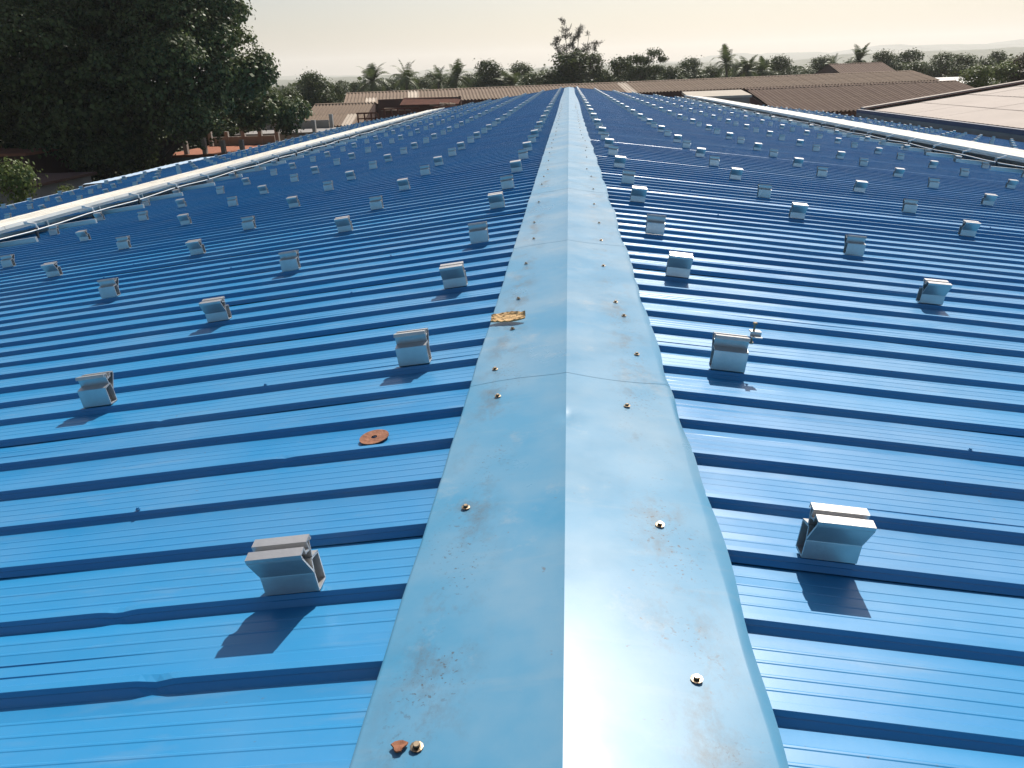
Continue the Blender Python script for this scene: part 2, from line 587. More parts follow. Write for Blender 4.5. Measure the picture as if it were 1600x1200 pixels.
def sheet_mesh(length, xs=None, warp=None, seed=0):
    pts = []
    gj = np.random.default_rng(9000 + seed)
    for r in range(4):
        cz = float(np.clip(gj.normal(0, .0018), -.0035, .0035)) if r else 0.0     # crests and pans never sit dead level
        pz = [float(np.clip(gj.normal(.002, .0050), -.004, .011)) for _ in range(2)]
        jy = float(gj.uniform(-.004, .004)) if r else 0.0
        for i, (y, z) in enumerate(PROF):
            low = z < -RIBH * .8
            t = min(1.0, max(0.0, (y - .03) / .16))
            pts.append((y + jy * (0 if y > .1 else 1) + r * PITCH, z + ((pz[0] * (1 - t) + pz[1] * t) * (1 if i > 6 and not (r == 3 and t > .8) else 0) if low else cz)))
    pts.append((4 * PITCH - .0160 + .010, -RIBH - .0012))          # side lap tucked under the next sheet
    if xs is None: xs = [0.10, length]
    v, f = [], []
    n = len(pts)
    for x in xs:
        for y, z in pts:
            dz, dy = warp(x, y, z) if warp else (0, 0)
            v.append((x, y + dy, z + dz))
    for i in range(len(xs) - 1):
        for j in range(n - 1):
            a = i * n + j
            f.append((a, a + n, a + n + 1, a + 1))
    return mk('roof_sheet', v, f, M['blue'], link=False)


DENTS_L = [(1.07, 1.438, .030, .007), (.84, 1.172, .026, .008), (.92, 2.163, .022, .006), (1.62, 2.68, .02, .005), (2.7, 3.9, .03, .006)]
DENTS_R = [(1.55, 2.08, .03, .006), (2.3, 3.1, .03, .005), (1.1, 1.6, .02, .0)]


def warp_for(seed, y_start, dents):
    g = np.random.default_rng(seed)
    ph = g.uniform(0, 6.3, 6)

    def w(x, y, z):
        yy = y + y_start
        pan = 1.0 if z < -.02 else .25
        dz = pan * (.0016 * math.sin(x * 2.1 + ph[0] + 9 * yy) + .0010 * math.sin(x * 5.3 + ph[1] - 5 * yy)) - .0008
        dy = .0012 * math.sin(x * 1.7 + ph[2]) + .0008 * math.sin(x * 4.1 + ph[3] + 3 * yy)
        for dx, dyy, s, a in dents:
            r2 = ((x - dx) / s) ** 2 + ((yy - dyy) / .03) ** 2
            if r2 < 9 and z > -.02:
                dz -= a * math.exp(-r2)
                dy += .15 * a * math.exp(-r2)
        return dz, dy
    return w


plain = {-1: [sheet_mesh(XL, seed=k_) for k_ in range(9)], 1: [sheet_mesh(XR, seed=20 + k_) for k_ in range(9)]}
slope_mat = {-1: None, 1: None}
al = math.atan(T)
screw_mesh = MB().lathe([(.0115, 0), (.0115, .0012), (.0085, .0016), (.0085, .002), (.0062, .0021), (.0062, .0065), (.005, .0075)], 10).build('screw', M['steel'], link=False)
small_screw = MB().lathe([(.008, 0), (.008, .002), (.005, .0022), (.005, .006), (.004, .007)], 6).build('screw', M['blue'], link=False)
for side in (-1, 1):
    first = 1.1834 if side < 0 else 1.0838          # Y of a rib crest
    ystart = first - 10 * PITCH
    ln = XL if side < 0 else XR
    k = 0
    y = ystart
    while y < Y1 - .3:
        g = np.random.default_rng(1000 + k + (500 if side > 0 else 0))
        if y < 6.2:
            xs = [.10] + list(np.arange(.2, 5.0, .02)) + [5.0, 6, 8, 11, 14, ln]
            me = sheet_mesh(ln, xs, warp_for(k * 7 + side + 5, y, DENTS_L if side < 0 else DENTS_R), seed=100 + k * 2 + (side > 0))
        else:
            me = plain[side][int(g.integers(0, 9))]
        tilt = g.normal(0, R(.10))
        # local +x runs down the slope away from the ridge
        down = Vector((side * math.cos(al), 0, -math.sin(al)))
        fwd = Vector((0, 1, 0))
        up = Vector((side * math.sin(al), 0, math.cos(al)))
        m = Matrix((
            (down.x, fwd.x, up.x, 0), (down.y, fwd.y, up.y, y), (down.z, fwd.z, up.z, -.0006 * (k % 3)), (0, 0, 0, 1)))
        m = m @ Matrix.Translation((0, .5, 0)) @ Matrix.Rotation(tilt, 4, 'X') @ Matrix.Translation((0, -.5, 0))
        so = shed_part('roof_sheet', me, m)
        if y < 9:
            for px in (1.30, 2.72, 4.15, 5.58):
                for rr in (1, 3):
                    if g.uniform() < .3 and 0 < y + rr * .25:
                        shed_part('screw', small_screw, Matrix.Translation((px + g.uniform(-.03, .03), rr * .25 + .005, .0)), so)
        k += 1
        y += 1.0

# ridge flashing in overlapping lengths
CAPW = .352


def cap_edge(y, side):
    s = 1.0 if side > 0 else .55
    e = .0025 * math.sin(y * 3.1 + side) + .0016 * math.sin(y * 7.7 + 2 * side) + .0012 * math.sin(y * 17 + side * 3)
    e += .05 * math.sin(y * .21 + (1 if side > 0 else 0)) * min(1, max(0, (y - 8) / 20)) * .5
    return CAPW + e * s


def cap_z(x, y):
    ax = abs(x)
    z = .0165 - T * ax - (.009 * (1 - math.exp(-ax / .055)) if x < 0 else .009 * min(1.0, ax / CAPW))
    z += .0011 * math.sin(y * 2.3 + x * 9) + .0008 * math.sin(y * 5.9 - x * 15 + 1)
    z += .0022 * (ax / CAPW) ** 3 * math.sin(y * 4.7 + (2 if x > 0 else 0)) * (1 + .5 * math.sin(y * 11))
    z += -.006 * math.exp(-((x - .005) ** 2) / .0006 - ((y - 2.22) / .04) ** 2)     # knock on the fold
    return z


cap_breaks = [-1.5, 0.15, 2.6, 5.0, 7.4]
while cap_breaks[-1] < Y1 - .5: cap_breaks.append(cap_breaks[-1] + 2.4)
cap_breaks[-1] = Y1 + .05
caps = []
for i in range(len(cap_breaks) - 1):
    ya, yb = cap_breaks[i], cap_breaks[i + 1] + .10
    near = ya < 8
    ny = int((yb - ya) / (.03 if near else .12)) + 1
    us = [-1, -.985, -.95, -.85, -.7, -.5, -.35, -.22, -.12, -.06, -.03, -.012, 0, .012, .03, .06, .12, .22, .35, .5, .7, .85, .95, .985, 1]
    v, f = [], []
    n = len(us) + 4
    lift = lambda t: .0008 * (1 - t)                     # near end laps over the piece before... far end tucks under
    bow = np.random.default_rng(i).uniform(-.01, .02)
    for j in range(ny):
        t = j / (ny - 1)
        row = []
        for u in us:
            y = ya + (yb - ya) * t
            y += bow * (1 - u * u) * (1 if j in (0, ny - 1) else 0) - .025 * math.sin(u * 3.3) * (1 if j in (0, ny - 1) else 0)
            side = 1 if u > 0 else -1
            x = u * cap_edge(y, side)
            row.append((x, y, cap_z(x, y) + lift(t)))
        def lip(side):
            x, y, z = row[-1] if side > 0 else row[0]
            fl = .022 + .007 * math.sin(y * 4.1 + side) + .003 * math.sin(y * 13) if side > 0 else .004
            return [(x + side * (fl * .55), y, z - .005), (x + side * fl, y, z - .0105)]
        a = lip(-1); b_ = lip(1)
        v += [a[1], a[0]] + row + b_
    for j in range(ny - 1):
        for k in range(n - 1):
            a = j * n + k
            f.append((a, a + 1, a + n + 1, a + n))
    me = mk('ridge_flashing', v, f, M['cap'], link=False, smooth=False)
    sm = [True] * len(me.polygons)
    me.polygons.foreach_set('use_smooth', sm)
    ed = [e for e in me.edges if abs(me.vertices[e.vertices[0]].co.x) < 1e-6 and abs(me.vertices[e.vertices[1]].co.x) < 1e-6]
    for e in ed: e.use_edge_sharp = True
    caps.append((ya, shed_part('ridge_flashing', me)))


def cap_parent(y):
    return [c for ya, c in caps if ya <= y][-1]


cap_screws = [(-.244, .954), (-.257, 1.719), (-.238, 2.465), (-.272, 2.739), (-.239, 3.232), (-.243, 3.72), (-.244, 4.483), (-.230, 5.23),
              (-.252, 5.851), (-.254, 6.845), (-.268, 8.03), (.241, 1.122), (.230, 1.636), (.200, 2.351), (.275, 2.883), (.259, 3.41),
              (.233, 3.621), (.205, 4.365), (.22, 5.088), (.23, 5.739), (.22, 6.628), (.24, 7.547)]
yy = 8.6
gs = np.random.default_rng(5)
while yy < 30:
    for s in (-1, 1):
        cap_screws.append((s * gs.uniform(.21, .28), yy + gs.uniform(-.15, .15)))
    yy += gs.uniform(.7, 1.1)
for x, y in cap_screws:
    shed_part('screw', screw_mesh, Matrix.Translation((x, y, cap_z(x, y) + .0042)) @ Matrix.Rotation(gs.uniform(-.15, .15), 4, 'X') @ Matrix.Scale(1.0, 4), cap_parent(y))

# walls, fascias and the left gutter of the shed
zl, zr = -XL * T, -XR * T
shed_part('wall', MB().box(-XL + .35, -XL + .55, Y0, Y1 - .25, GROUND, zl - .05).build('wall', M['plaster'], link=False))
shed_part('wall', MB().box(XR - .55, XR - .35, Y0, Y1 - .25, GROUND, zr - .05).build('wall', M['plaster'], link=False))
for ye in (Y0 + .02, Y1 - .45):
    shed_part('gable_wall', MB().add(
        [(-XL + .56, ye, GROUND), (XR - .56, ye, GROUND), (XR - .56, ye, zr), (0, ye, -.12), (-XL + .56, ye, zl),
         (-XL + .56, ye + .2, GROUND), (XR - .56, ye + .2, GROUND), (XR - .56, ye + .2, zr), (0, ye + .2, -.12), (-XL + .56, ye + .2, zl)],
        [(0, 1, 2, 3, 4), (9, 8, 7, 6, 5), (0, 5, 6, 1), (1, 6, 7, 2), (2, 7, 8, 3), (3, 8, 9, 4), (4, 9, 5, 0)]).build('gable_wall', M['plaster'], link=False))
for side, ln in ((-1, XL), (1, XR)):
    b = MB()
    x1 = side * ln
    b.hexa([(side * .1, Y1 - .02, -.05 - .1 * T), (x1, Y1 - .02, -.05 - ln * T), (x1, Y1 + .03, -.05 - ln * T), (side * .1, Y1 + .03, -.05 - .1 * T),
            (side * .1, Y1 - .02, .03 - .1 * T), (x1, Y1 - .02, .03 - ln * T), (x1, Y1 + .03, .03 - ln * T), (side * .1, Y1 + .03, .03 - .1 * T)][:8])
    shed_part('verge_trim', b.build('verge_trim', M['cap'], link=False))
M['gutter'] = material('pale_gutter', (.45, .60, .78), .4, var=.4, vscale=1, color2=(.55, .68, .80))
for a, c in ((6, 21.2), (21.3, 36.5), (36.6, 52), (52.1, Y1)):
    b = MB()
    b.strip([(-0.02, -.02), (-0.02, -.14), (.16, -.14), (.16, -.005), (.18, -.005)], .006, a, c)
    me = mk('gutter', [(-XL - y, x, zl - .03 + z) for x, y, z in b.v], b.f, M['gutter'], link=False)
    shed_part('gutter', me)

# ------------------------------------------------------------------ mounting brackets
def bracket_parts(join):
    x0, x1 = -.065, .065
    base = MB().strip([(.0, .003), (.046, .003), (.046, .076), (.006, .083)], .0042, x0, x1)
    base.strip([(.0, .003), (.0, .05)], .0042, x0, x1)
    arm = MB().strip([(.0, .052), (-.036, .112), (-.038, .122), (-.016, .126), (-.012, .110)], .0045, x0, x1)
    arm.strip([(-.012, .112), (.010, .106), (.006, .128), (.028, .131), (.030, .122)], .0045, x0, x1)
    arm.strip([(.020, .128), (.012, .085), (.046, .077)], .0038, x0, x1)
    arm.strip([(.006, .083), (.0, .05)], .004, x0, x1)
    if join:
        base.add(arm.v, arm.f)
        return base.build('mounting_bracket', M['alu'], link=False)
    pad = MB().box(x0 + .001, x1 - .001, .001, .045, -.002, .0008)
    sc = MB().lathe([(.009, 0), (.009, .002), (.006, .0022), (.006, .008), (.004, .009)], 8, (.035, .022, .0052))
    return [('base_channel', base.build('base_channel', M['alu'], link=False)), ('clamp_rail', arm.build('clamp_rail', M['alu'], link=False)),
            ('gasket', pad.build('gasket', M['rubber'], link=False)), ('screw', sc.build('screw', M['steel'], link=False))]


near_parts = bracket_parts(False)
far_mesh = bracket_parts(True)
ROWS = {-1: [.625, 2.03, 3.46, 4.92, 6.33, 7.78, 11.2, 12.6, 14.0, 15.4, 16.8],
        1: [.62, 2.03, 3.52, 5.05, 6.75, 8.45, 12.6, 14.0, 15.4, 16.8, 18.2, 19.6]}
STEP = {-1: [6, 5, 5, 6, 5, 6], 1: [5, 6, 5, 6, 5, 6]}
cmi = cam.matrix_world.inverted()


def in_frame(p, pad=0.0):
    q = cmi @ Vector(p)
    if q.z >= -.05: return False
    u, v = 800 + 1205.7 * q.x / -q.z, 600 - 1205.7 * q.y / -q.z
    return -pad < u < 1600 + pad and -pad < v < 1200 + pad


cands = []
for side in (-1, 1):
    first = 1.1834 + .25 if side < 0 else 1.0838 + .5
    for ri, X in enumerate(ROWS[side]):
        rib, kk = 0, 0
        while first + rib * PITCH < Y1 - .5:
            y = first + rib * PITCH
            cands.append((side, ri, kk, side * X, y))
            rib += STEP[side][kk] if kk < 6 else (5 if kk % 2 else 6)
            kk += 1
seen = [c for c in cands if in_frame((c[3], c[4], -abs(c[3]) * T + .06), 6)]
seen.sort(key=lambda c: math.hypot(c[3], c[4]))
single, rest = seen[:300], seen[300:]
NUM = ['zeroth', 'first', 'second', 'third', 'fourth', 'fifth', 'sixth', 'seventh', 'eighth', 'ninth', 'tenth', 'eleventh', 'twelfth',
       'thirteenth', 'fourteenth', 'fifteenth', 'sixteenth', 'seventeenth', 'eighteenth', 'nineteenth']
TENS = {2: 'twent', 3: 'thirt', 4: 'fort', 5: 'fift', 6: 'sixt', 7: 'sevent', 8: 'eight', 9: 'ninet'}


def ordn(n):
    if n < 20: return NUM[n]
    t, u = divmod(n, 10)
    return TENS[t] + ('ieth' if u == 0 else 'y-' + NUM[u])


def bracket_matrix(side, kk, x, y, g):
    up = Vector((side * math.sin(al), 0, math.cos(al)))
    ex = Vector((math.cos(al), 0, -side * math.sin(al)))
    m = Matrix(((ex.x, 0, up.x, x), (0, 1, 0, y), (ex.z, 0, up.z, -abs(x) * T + .0030), (0, 0, 0, 1)))
    m = m @ Matrix.Rotation(g.normal(0, .025), 4, 'Z')
    if kk % 2: m = m @ Matrix.Translation((0, .005, 0)) @ Matrix.Rotation(math.pi, 4, 'Z') @ Matrix.Translation((0, -.046, 0))
    else: m = m @ Matrix.Translation((0, -.002, 0))
    return m


order = {}
for c in sorted(single, key=lambda c: c[4]):
    order.setdefault((c[0], c[1]), []).append(c)
for (side, ri), lst in order.items():
    for j, (s, r, kk, x, y) in enumerate(lst):
        g = np.random.default_rng(int(kk * 100 + r * 7 + (s + 1) * 5000))
        m = bracket_matrix(s, kk, x, y, g)
        if y < 9.5 and abs(x) < 7:
            o = empty('mounting_bracket')
            o.matrix_world = m
            for nm, me in near_parts: place(nm, me, o)
        else:
            o = place('mounting_bracket', far_mesh)
            o.matrix_world = m
        face = 'stepped' if kk % 2 else 'flared'
        rows_in = len(ROWS[s])
        where = f'{ordn(r + 1)} row {"left" if s < 0 else "right"} of the ridge' if r else f'row just {"left" if s < 0 else "right"} of the ridge'
        lab = f'{face} aluminium bracket, {ordn(j + 1)} from the front, {where}'
        tag(o, lab, 'bracket', 'solar mounting brackets on the blue roof')
v, f = [], []
fv = np.array([list(p.co) + [1] for p in far_mesh.vertices])
ff = [tuple(p.vertices) for p in far_mesh.polygons]
for (s, r, kk, x, y) in rest:
    g = np.random.default_rng(int(kk * 100 + r * 7 + (s + 1) * 5000))
    m = np.array(bracket_matrix(s, kk, x, y, g))
    n0 = len(v)
    v += (fv @ m.T)[:, :3].tolist()
    f += [tuple(i + n0 for i in q) for q in ff]
o = mk('far_mounting_brackets', v, f, M['alu'])
tag(o, 'distant rows of small aluminium brackets near the far end of the roof', 'brackets', kind='stuff')

# clamp with upright bolt on the second bracket right of the ridge
cl = empty('module_clamp')
mb = bracket_matrix(1, 1, .62, 1.0838 + .5 + 5 * .25, np.random.default_rng(100 + 10000))
cl.matrix_world = mb @ Matrix.Translation((-.068, .006, .134)) @ Matrix.Rotation(math.pi + .1, 4, 'Z')
MB().strip([(-.022, .004), (.0, .004), (.0, .020), (.026, .020)], .004, -.002, .040).build('clamp_body', M['alu'], cl)
MB().tube([(.012, .010, -.030), (.012, .010, .050)], .0042, 8).lathe([(.0095, 0), (.0095, .007), (.006, .009)], 8, (.012, .010, .048)).build('bolt', M['steel'], cl)
MB().lathe([(.0085, 0), (.0085, .007)], 6, (.012, .010, -.03)).build('nut', M['steel'], cl)
tag(cl, 'small steel clamp with upright bolt on the second bracket right of the ridge', 'clamp')

# ------------------------------------------------------------------ walkways and water pipes
def walkway(side, xa, xb, e, label, yend):
    Y1 = yend
    o = empty('roof_walkway', (side * (xa + xb) / 2, Y1, -(xa + xb) / 2 * T))
    inv = o.location
    up = Vector((side * math.sin(al), 0, math.cos(al)))

    def P(x, y, z):
        return Vector((side * x, y, -x * T)) + up * z - inv

    def bar(name, x0, x1, y0, y1, z0, z1, mat):
        b = MB()
        pts = [(x0, y0, z0), (x1, y0, z0), (x1, y1, z0), (x0, y1, z0), (x0, y0, z1), (x1, y0, z1), (x1, y1, z1), (x0, y1, z1)]
        b.hexa([P(*p) for p in pts])
        return b.build(name, mat, o)
    # deck planks: lengths of ribbed white tread
    y = 5.0
    seg = 3.0
    nb = 4
    w = (xb - xa) / nb
    while y < Y1 - .6:
        ye = min(y + seg - .012, Y1 - .1)
        for k in range(nb):
            b = MB()
            xx0, xx1 = xa + k * w + .004, xa + (k + 1) * w - .004
            j = rng.uniform(-.002, .002)
            for (u0, u1, z1) in ((xx0, xx0 + .03, e), (xx0 + .03, xx1 - .03, e - (.012 if side < 0 else .004)), (xx1 - .03, xx1, e)):
                pts = [(u0, y, e - .05), (u1, y, e - .05), (u1, ye, e - .05), (u0, ye, e - .05), (u0, y, z1 + j), (u1, y, z1 + j), (u1, ye, z1 + j), (u0, ye, z1 + j)]
                b.hexa([P(*p) for p in pts])
            b.build('deck_plank', M['white_frp'], o)
        y += seg
    y = 6.02
    k = 0
    while y < Y1 - 1:
        bar('cross_channel', xa - .75, xb + .25, y, y + .045, .004, .075, M['grey_alu'])
        for x in (xa + .06, xb - .10):
            bar('post', x, x + .04, y + .004, y + .040, .076, e - .052, M['grey_alu'])
        y += 1.5
        k += 1
    for x in (xa + .05, xb - .10):
        bar('side_rail', x, x + .05, 5.0, Y1 - .1, e - .098, e - .052, M['grey_alu'])
    tag(o, label, 'walkway', 'white walkways along the roof')
    # pipe
    p = empty('water_pipe', (side * (xa - .3), Y1, -(xa - .3) * T))
    inv2 = p.location
    g = np.random.default_rng(side + 9)
    pts = [Vector((side * (xa - .34 + .02 * math.sin(yy * .9)), yy, -(xa - .34) * T)) + up * (.13 + .012 * math.sin(yy * 2.1)) - inv2 for yy in np.arange(5, Y1 - .5, .75)]
    MB().tube(pts, .0085, 6).build('pipe', M['pipe'], p, smooth=True)
    y = 6.7
    while y < Y1 - 1:
        c = Vector((side * (xa - .34), y, -(xa - .34) * T)) + up * .13 - inv2
        t = MB().tube([c, c + up * .07, c + up * .09 + Vector((side * .14, 0, 0))], [.020, .018, .018], 6)
        t.lathe([(.03, 0), (.03, .045)], 8, tuple(c + up * .075 + Vector((side * .15, 0, 0))))
        t.build('tap', M['pipe'], p)
        MB().box(c.x - .018, c.x + .018, c.y - .05, c.y - .02, c.z - .129, c.z + .018).build('pipe_clip', M['black'], p)
        y += 1.5 if y < 30 else 3.0
    tag(p, f'thin white water pipe with taps beside the {"left" if side < 0 else "right"} walkway', 'pipe')


walkway(-1, 8.35, 9.55, .26, 'long white slatted walkway along the left roof slope', 55.0)
walkway(1, 9.15, 11.4, .28, 'long white slatted walkway along the right roof slope', 66.9)

ls = empty('loose_roof_sheet', (-18.35, 34.6, zl - .02))
v_, f_ = [], []
for i_, yq in enumerate(np.linspace(-5.2, 5.2, 43)):
    for xq, zq in ((.42, .035), (-.42 - .06 * math.sin(yq * .8), -.015)):
        v_.append((xq, yq, zq + .012 * (i_ % 2)))
f_ = [(2 * i_, 2 * i_ + 1, 2 * i_ + 3, 2 * i_ + 2) for i_ in range(42)]
mk('sheet', v_, f_, M['gutter'], ls)
tag(ls, 'pale blue loose sheet edge jutting out over the left eave', 'sheet')

# ------------------------------------------------------------------ small things on the roof
o = mk('cutting_disc', *(lambda b: (b.v, b.f))(MB().add(
    [(r * math.cos(a), r * math.sin(a), z) for r, z in ((.0105, 0), (.0105, .003), (.036, .003), (.05, .0035), (.05, .0005), (.036, 0)) for a in np.linspace(0, 2 * math.pi, 29)[:-1]],
    [(i * 28 + k, i * 28 + (k + 1) % 28, ((i + 1) % 6) * 28 + (k + 1) % 28, ((i + 1) % 6) * 28 + k) for i in range(6) for k in range(28)])), M['rust'])
o.location = (-.645, 2.305, -.645 * T - RIBH + .0045)
o.rotation_euler = (.02, -al, .3)
tag(o, 'rust brown worn cutting disc lying in a roof valley', 'disc')

g = np.random.default_rng(77)
b = MB()
nx_, ny_ = 15, 6
for lay in (0, 1):
    for i in range(nx_):
        for j in range(ny_):
            u, w_ = i / (nx_ - 1), j / (ny_ - 1) - .5
            wid = .058 * (math.sin(math.pi * (.12 + .8 * u)) ** .7)
            z = .003 + .010 * (w_ * 2) ** 2 * .5 + .016 * (w_ + .5) + .012 * (u - .4) ** 2 + (.006 * g.uniform() + .003 if lay else 0)
            b.v.append((u * .115 - .058, w_ * wid + .006 * math.sin(u * 5), z))
for lay in (0, 1):
    for i in range(nx_ - 1):
        for j in range(ny_ - 1):
            a = lay * nx_ * ny_ + i * ny_ + j
            b.f.append((a, a + ny_, a + ny_ + 1, a + 1) if lay else (a, a + 1, a + ny_ + 1, a + ny_))
N_ = nx_ * ny_
for i in range(nx_ - 1):
    for j in (0, ny_ - 1):
        a = i * ny_ + j
        b.f.append((a, a + ny_, a + ny_ + N_, a + N_))
o = b.build('bark_chip', M['wood_chip'])
o.location = (-.262, 3.345, cap_z(-.262, 3.345) + .003)
o.rotation_euler = (0, -al, -.12)
o.scale = (1.4, 1.3, 1.2)
tag(o, 'curled dry yellow brown bark chip lying on the ridge cap', 'bark')

b = MB()
b.lathe([(.004, .0), (.013, .001), (.012, .0035), (.004, .003)], 11)
b.v = [(x * (1 + .35 * math.sin(3 * math.atan2(y, x))), y, z + .003 * max(0, x / .013)) for x, y, z in b.v]
o = b.build('rusty_washer', M['rust'])
o.location = (-.274, .956, cap_z(-.274, .956) + .0045)
tag(o, 'small bent rusty washer beside the nearest left ridge screw', 'washer')

# ------------------------------------------------------------------ neighbouring buildings
def corrugated(w, l, n, depth):
    xs = np.linspace(0, w * 1.03, n * 6 + 1)
    v = [(x, y, depth * math.cos(x / w * n * 2 * math.pi)) for y in (0, l) for x in xs]
    m_ = len(xs)
    return v, [(i, i + 1, m_ + i + 1, m_ + i) for i in range(m_ - 1)]


def cement_roof(bld, ridge_a, ridge_b, run, drop, mats, w=1.05, rows=2, back=True, skylights=()):
    """sheets laid from the ridge down both sides; ridge_a -> ridge_b in world coordinates"""
    a, b_ = Vector(ridge_a), Vector(ridge_b)
    along = (b_ - a); L = along.length; along.normalize()
    n = int(L / w)
    w = L / n
    inv = bld.matrix_world.inverted() if bld.matrix_world.translation.length else Matrix.Translation(-Vector(bld.location))
    hor = Vector((along.y, -along.x, 0)).normalized()            # towards the camera side
    sl = math.hypot(run, drop)
    lrow = sl / rows
    me = {}
    for key, mt in mats.items():
        vv, ffc = corrugated(w, lrow + .12, 3, .06)
        me[key] = mk('roof_sheet', vv, ffc, mt, link=False, smooth=True)
    for sgn in ((1, -1) if back else (1,)):
        down = (hor * sgn * run + Vector((0, 0, -drop))).normalized()
        nrm = along.cross(down) * (1 if along.cross(down).z > 0 else -1)
        for r in range(rows):
            for i in range(n):
                if sgn < 0 and r > 0 and back: pass
                p = a + along * (i * w) + down * (r * lrow) + nrm * (.012 * (rows - r) + rng.uniform(0, .006))
                ax_ = along
                m = Matrix(((ax_.x, down.x, nrm.x, p.x), (ax_.y, down.y, nrm.y, p.y), (ax_.z, down.z, nrm.z, p.z), (0, 0, 0, 1)))
                key = 'sky' if (sgn > 0 and (r, i) in skylights) else 'main'
                o_ = place('roof_sheet', me[key], bld, inv @ m)
    # ridge piece
    b2 = MB()
    pts = []
    for s_ in (-1, 0, 1):
        for pt in (a, b_):
            q_ = pt + hor * (s_ * .22) + Vector((0, 0, .09 - abs(s_) * .05))
            pts.append(inv @ q_)
    b2.add(pts, [(0, 1, 3, 2), (2, 3, 5, 4)])
    b2.build('ridge_piece', mats['main'], bld)
    return a, b_, along, hor


def shed_walls(bld, a, b_, hor, run, zeave, mat):
    inv = Matrix.Translation(-Vector(bld.location))
    f_a, f_b = a + hor * (run - .35), b_ + hor * (run - .35)
    r_a, r_b = a - hor * (run - .35), b_ - hor * (run - .35)
    al_ = (b_ - a).normalized()
    for p, q in ((f_a, f_b), (f_b, r_b), (r_b, r_a), (r_a, f_a)):
        d = (q - p).normalized(); n = Vector((-d.y, d.x, 0)) * .15
        c = [p, q, q + n, p + n]
        gable = abs(d.dot(al_)) < .5
        z1 = zeave - .05
        m_ = MB().hexa([inv @ Vector((k.x, k.y, GROUND)) for k in c] + [inv @ Vector((k.x, k.y, z1)) for k in c])
        if gable:
            mid = (p + q) / 2
            zr_ = a.z - .12
            m_.add([inv @ Vector((k.x, k.y, z)) for k, z in ((p, z1), (q, z1), (mid, zr_), (p + n, z1), (q + n, z1), (mid + n, zr_))],
                   [(0, 1, 2), (5, 4, 3), (0, 3, 4, 1), (1, 4, 5, 2), (2, 5, 3, 0)])
        m_.build('wall', mat, bld)


ASB = {'main': M['asbestos'], 'sky': M['skylight']}
ASB2 = {'main': M['asbestos_b'], 'sky': M['skylight']}
lb = empty('cement_roofed_shed', (4, 92, GROUND))
a, b_, al_, hor = cement_roof(lb, (-23.3, 85.3, -.12), (38.5, 96.6, -.05), 5.2, .95, ASB, skylights={(0, 6), (1, 6), (1, 2), (0, 27), (1, 27)})
shed_walls(lb, a, b_, hor, 5.2, -1.0, M['brown_wall'])
tag(lb, 'long low shed with grey brown corrugated cement roof behind the blue roof', 'building')

lb2 = empty('brown_roofed_shed', (25, 78, GROUND))
a, b_, al_, hor = cement_roof(lb2, (16.2, 77.6, -.92), (36.2, 80.6, -.90), 8.2, 1.75, ASB2)
shed_walls(lb2, a, b_, hor, 8.2, -2.7, M['brown_wall'])
tag(lb2, 'steeper dark brown corrugated roof below the long shed at right', 'building')

lb3 = empty('small_brown_shed', (-22, 79, GROUND))
a, b_, al_, hor = cement_roof(lb3, (-25.2, 80.2, -.98), (-19.2, 80.2, -.98), 5.6, 1.75, ASB, skylights={(1, 4)}, w=1.0)
shed_walls(lb3, a, b_, hor, 5.6, -2.75, M['brown_wall'])
tag(lb3, 'small shed with brown cement roof beside the big dark tree', 'building')

lb4 = empty('hip_roofed_hall', (44, 134, GROUND))
a, b_, al_, hor = cement_roof(lb4, (40.5, 134, .95), (48.6, 134, .95), 7.0, 1.5, ASB2, rows=1)
shed_walls(lb4, a, b_, hor, 7.0, -.6, M['brown_wall'])
tag(lb4, 'far brown roof rising above the long shed at right', 'building')

# flat beige slab roof by the far right corner
bs = empty('flat_roofed_annex', (12.6, 71, GROUND))
MB().box(-2.6, 2.2, -2.2, 2.0, 0, -1.30 - GROUND).build('wall', M['grey_wall'], bs)
MB().hexa([(-2.75, -2.35, -1.30 - GROUND), (2.35, -2.35, -1.30 - GROUND), (2.35, 2.15, -1.0 - GROUND), (-2.75, 2.15, -1.0 - GROUND),
           (-2.75, -2.35, -1.12 - GROUND), (2.35, -2.35, -1.12 - GROUND), (2.35, 2.15, -.80 - GROUND), (-2.75, 2.15, -.80 - GROUND)]).build('roof_slab', M['beige'], bs)
tag(bs, 'flat beige annex roof at the far end of the right walkway', 'building')

# pale roof of the next shed
pb = empty('pale_roofed_shed', (28, 40, GROUND))
pinv = Matrix.Translation(-Vector(pb.location))
EX, EZ, RX, RZ = XR + .45, -2.18, 34.2, -.50
PY0, PY1 = 6.0, 62.6
sl = Vector((RX - EX, 0, RZ - EZ)); SL = sl.length; sl.normalize()
pn = Vector((-sl.z, 0, sl.x))
pv, pf = [], []
for (yy_) in (0, 2.0):
    for t_ in (0, 1):
        pass
for side_ in (0, 1):
    for r in range(4):
        l0, l1 = SL * r / 4, SL * (r + 1) / 4 + .1
        for k in range(int((PY1 - PY0 - .9) / 2.0)):
            ya = PY0 + k * 2.0
            j = rng.normal(0, .004)
            z = .012 * r
            b = MB()
            for t0, t1 in ((0, .98), (1.0, 1.98)):
                pass
            n = 9
            vv = []
            for ll, zz in ((l0, z + .012), (l1, z)):
                for q_ in range(n):
                    yq = ya + 2.0 * q_ / (n - 1)
                    rise = .012 if q_ % 2 else 0
                    p = Vector((EX, yq, EZ)) + sl * ll + pn * (zz + rise + j)
                    if side_: p.x = 2 * RX - p.x
                    vv.append(pinv @ p)
            me = b.add(vv, [(q_, q_ + 1, n + q_ + 1, n + q_) if not side_ else (q_ + 1, q_, n + q_, n + q_ + 1) for q_ in range(n - 1)])
            me.build('roof_sheet', M['pale_sheet'], pb)
b = MB()
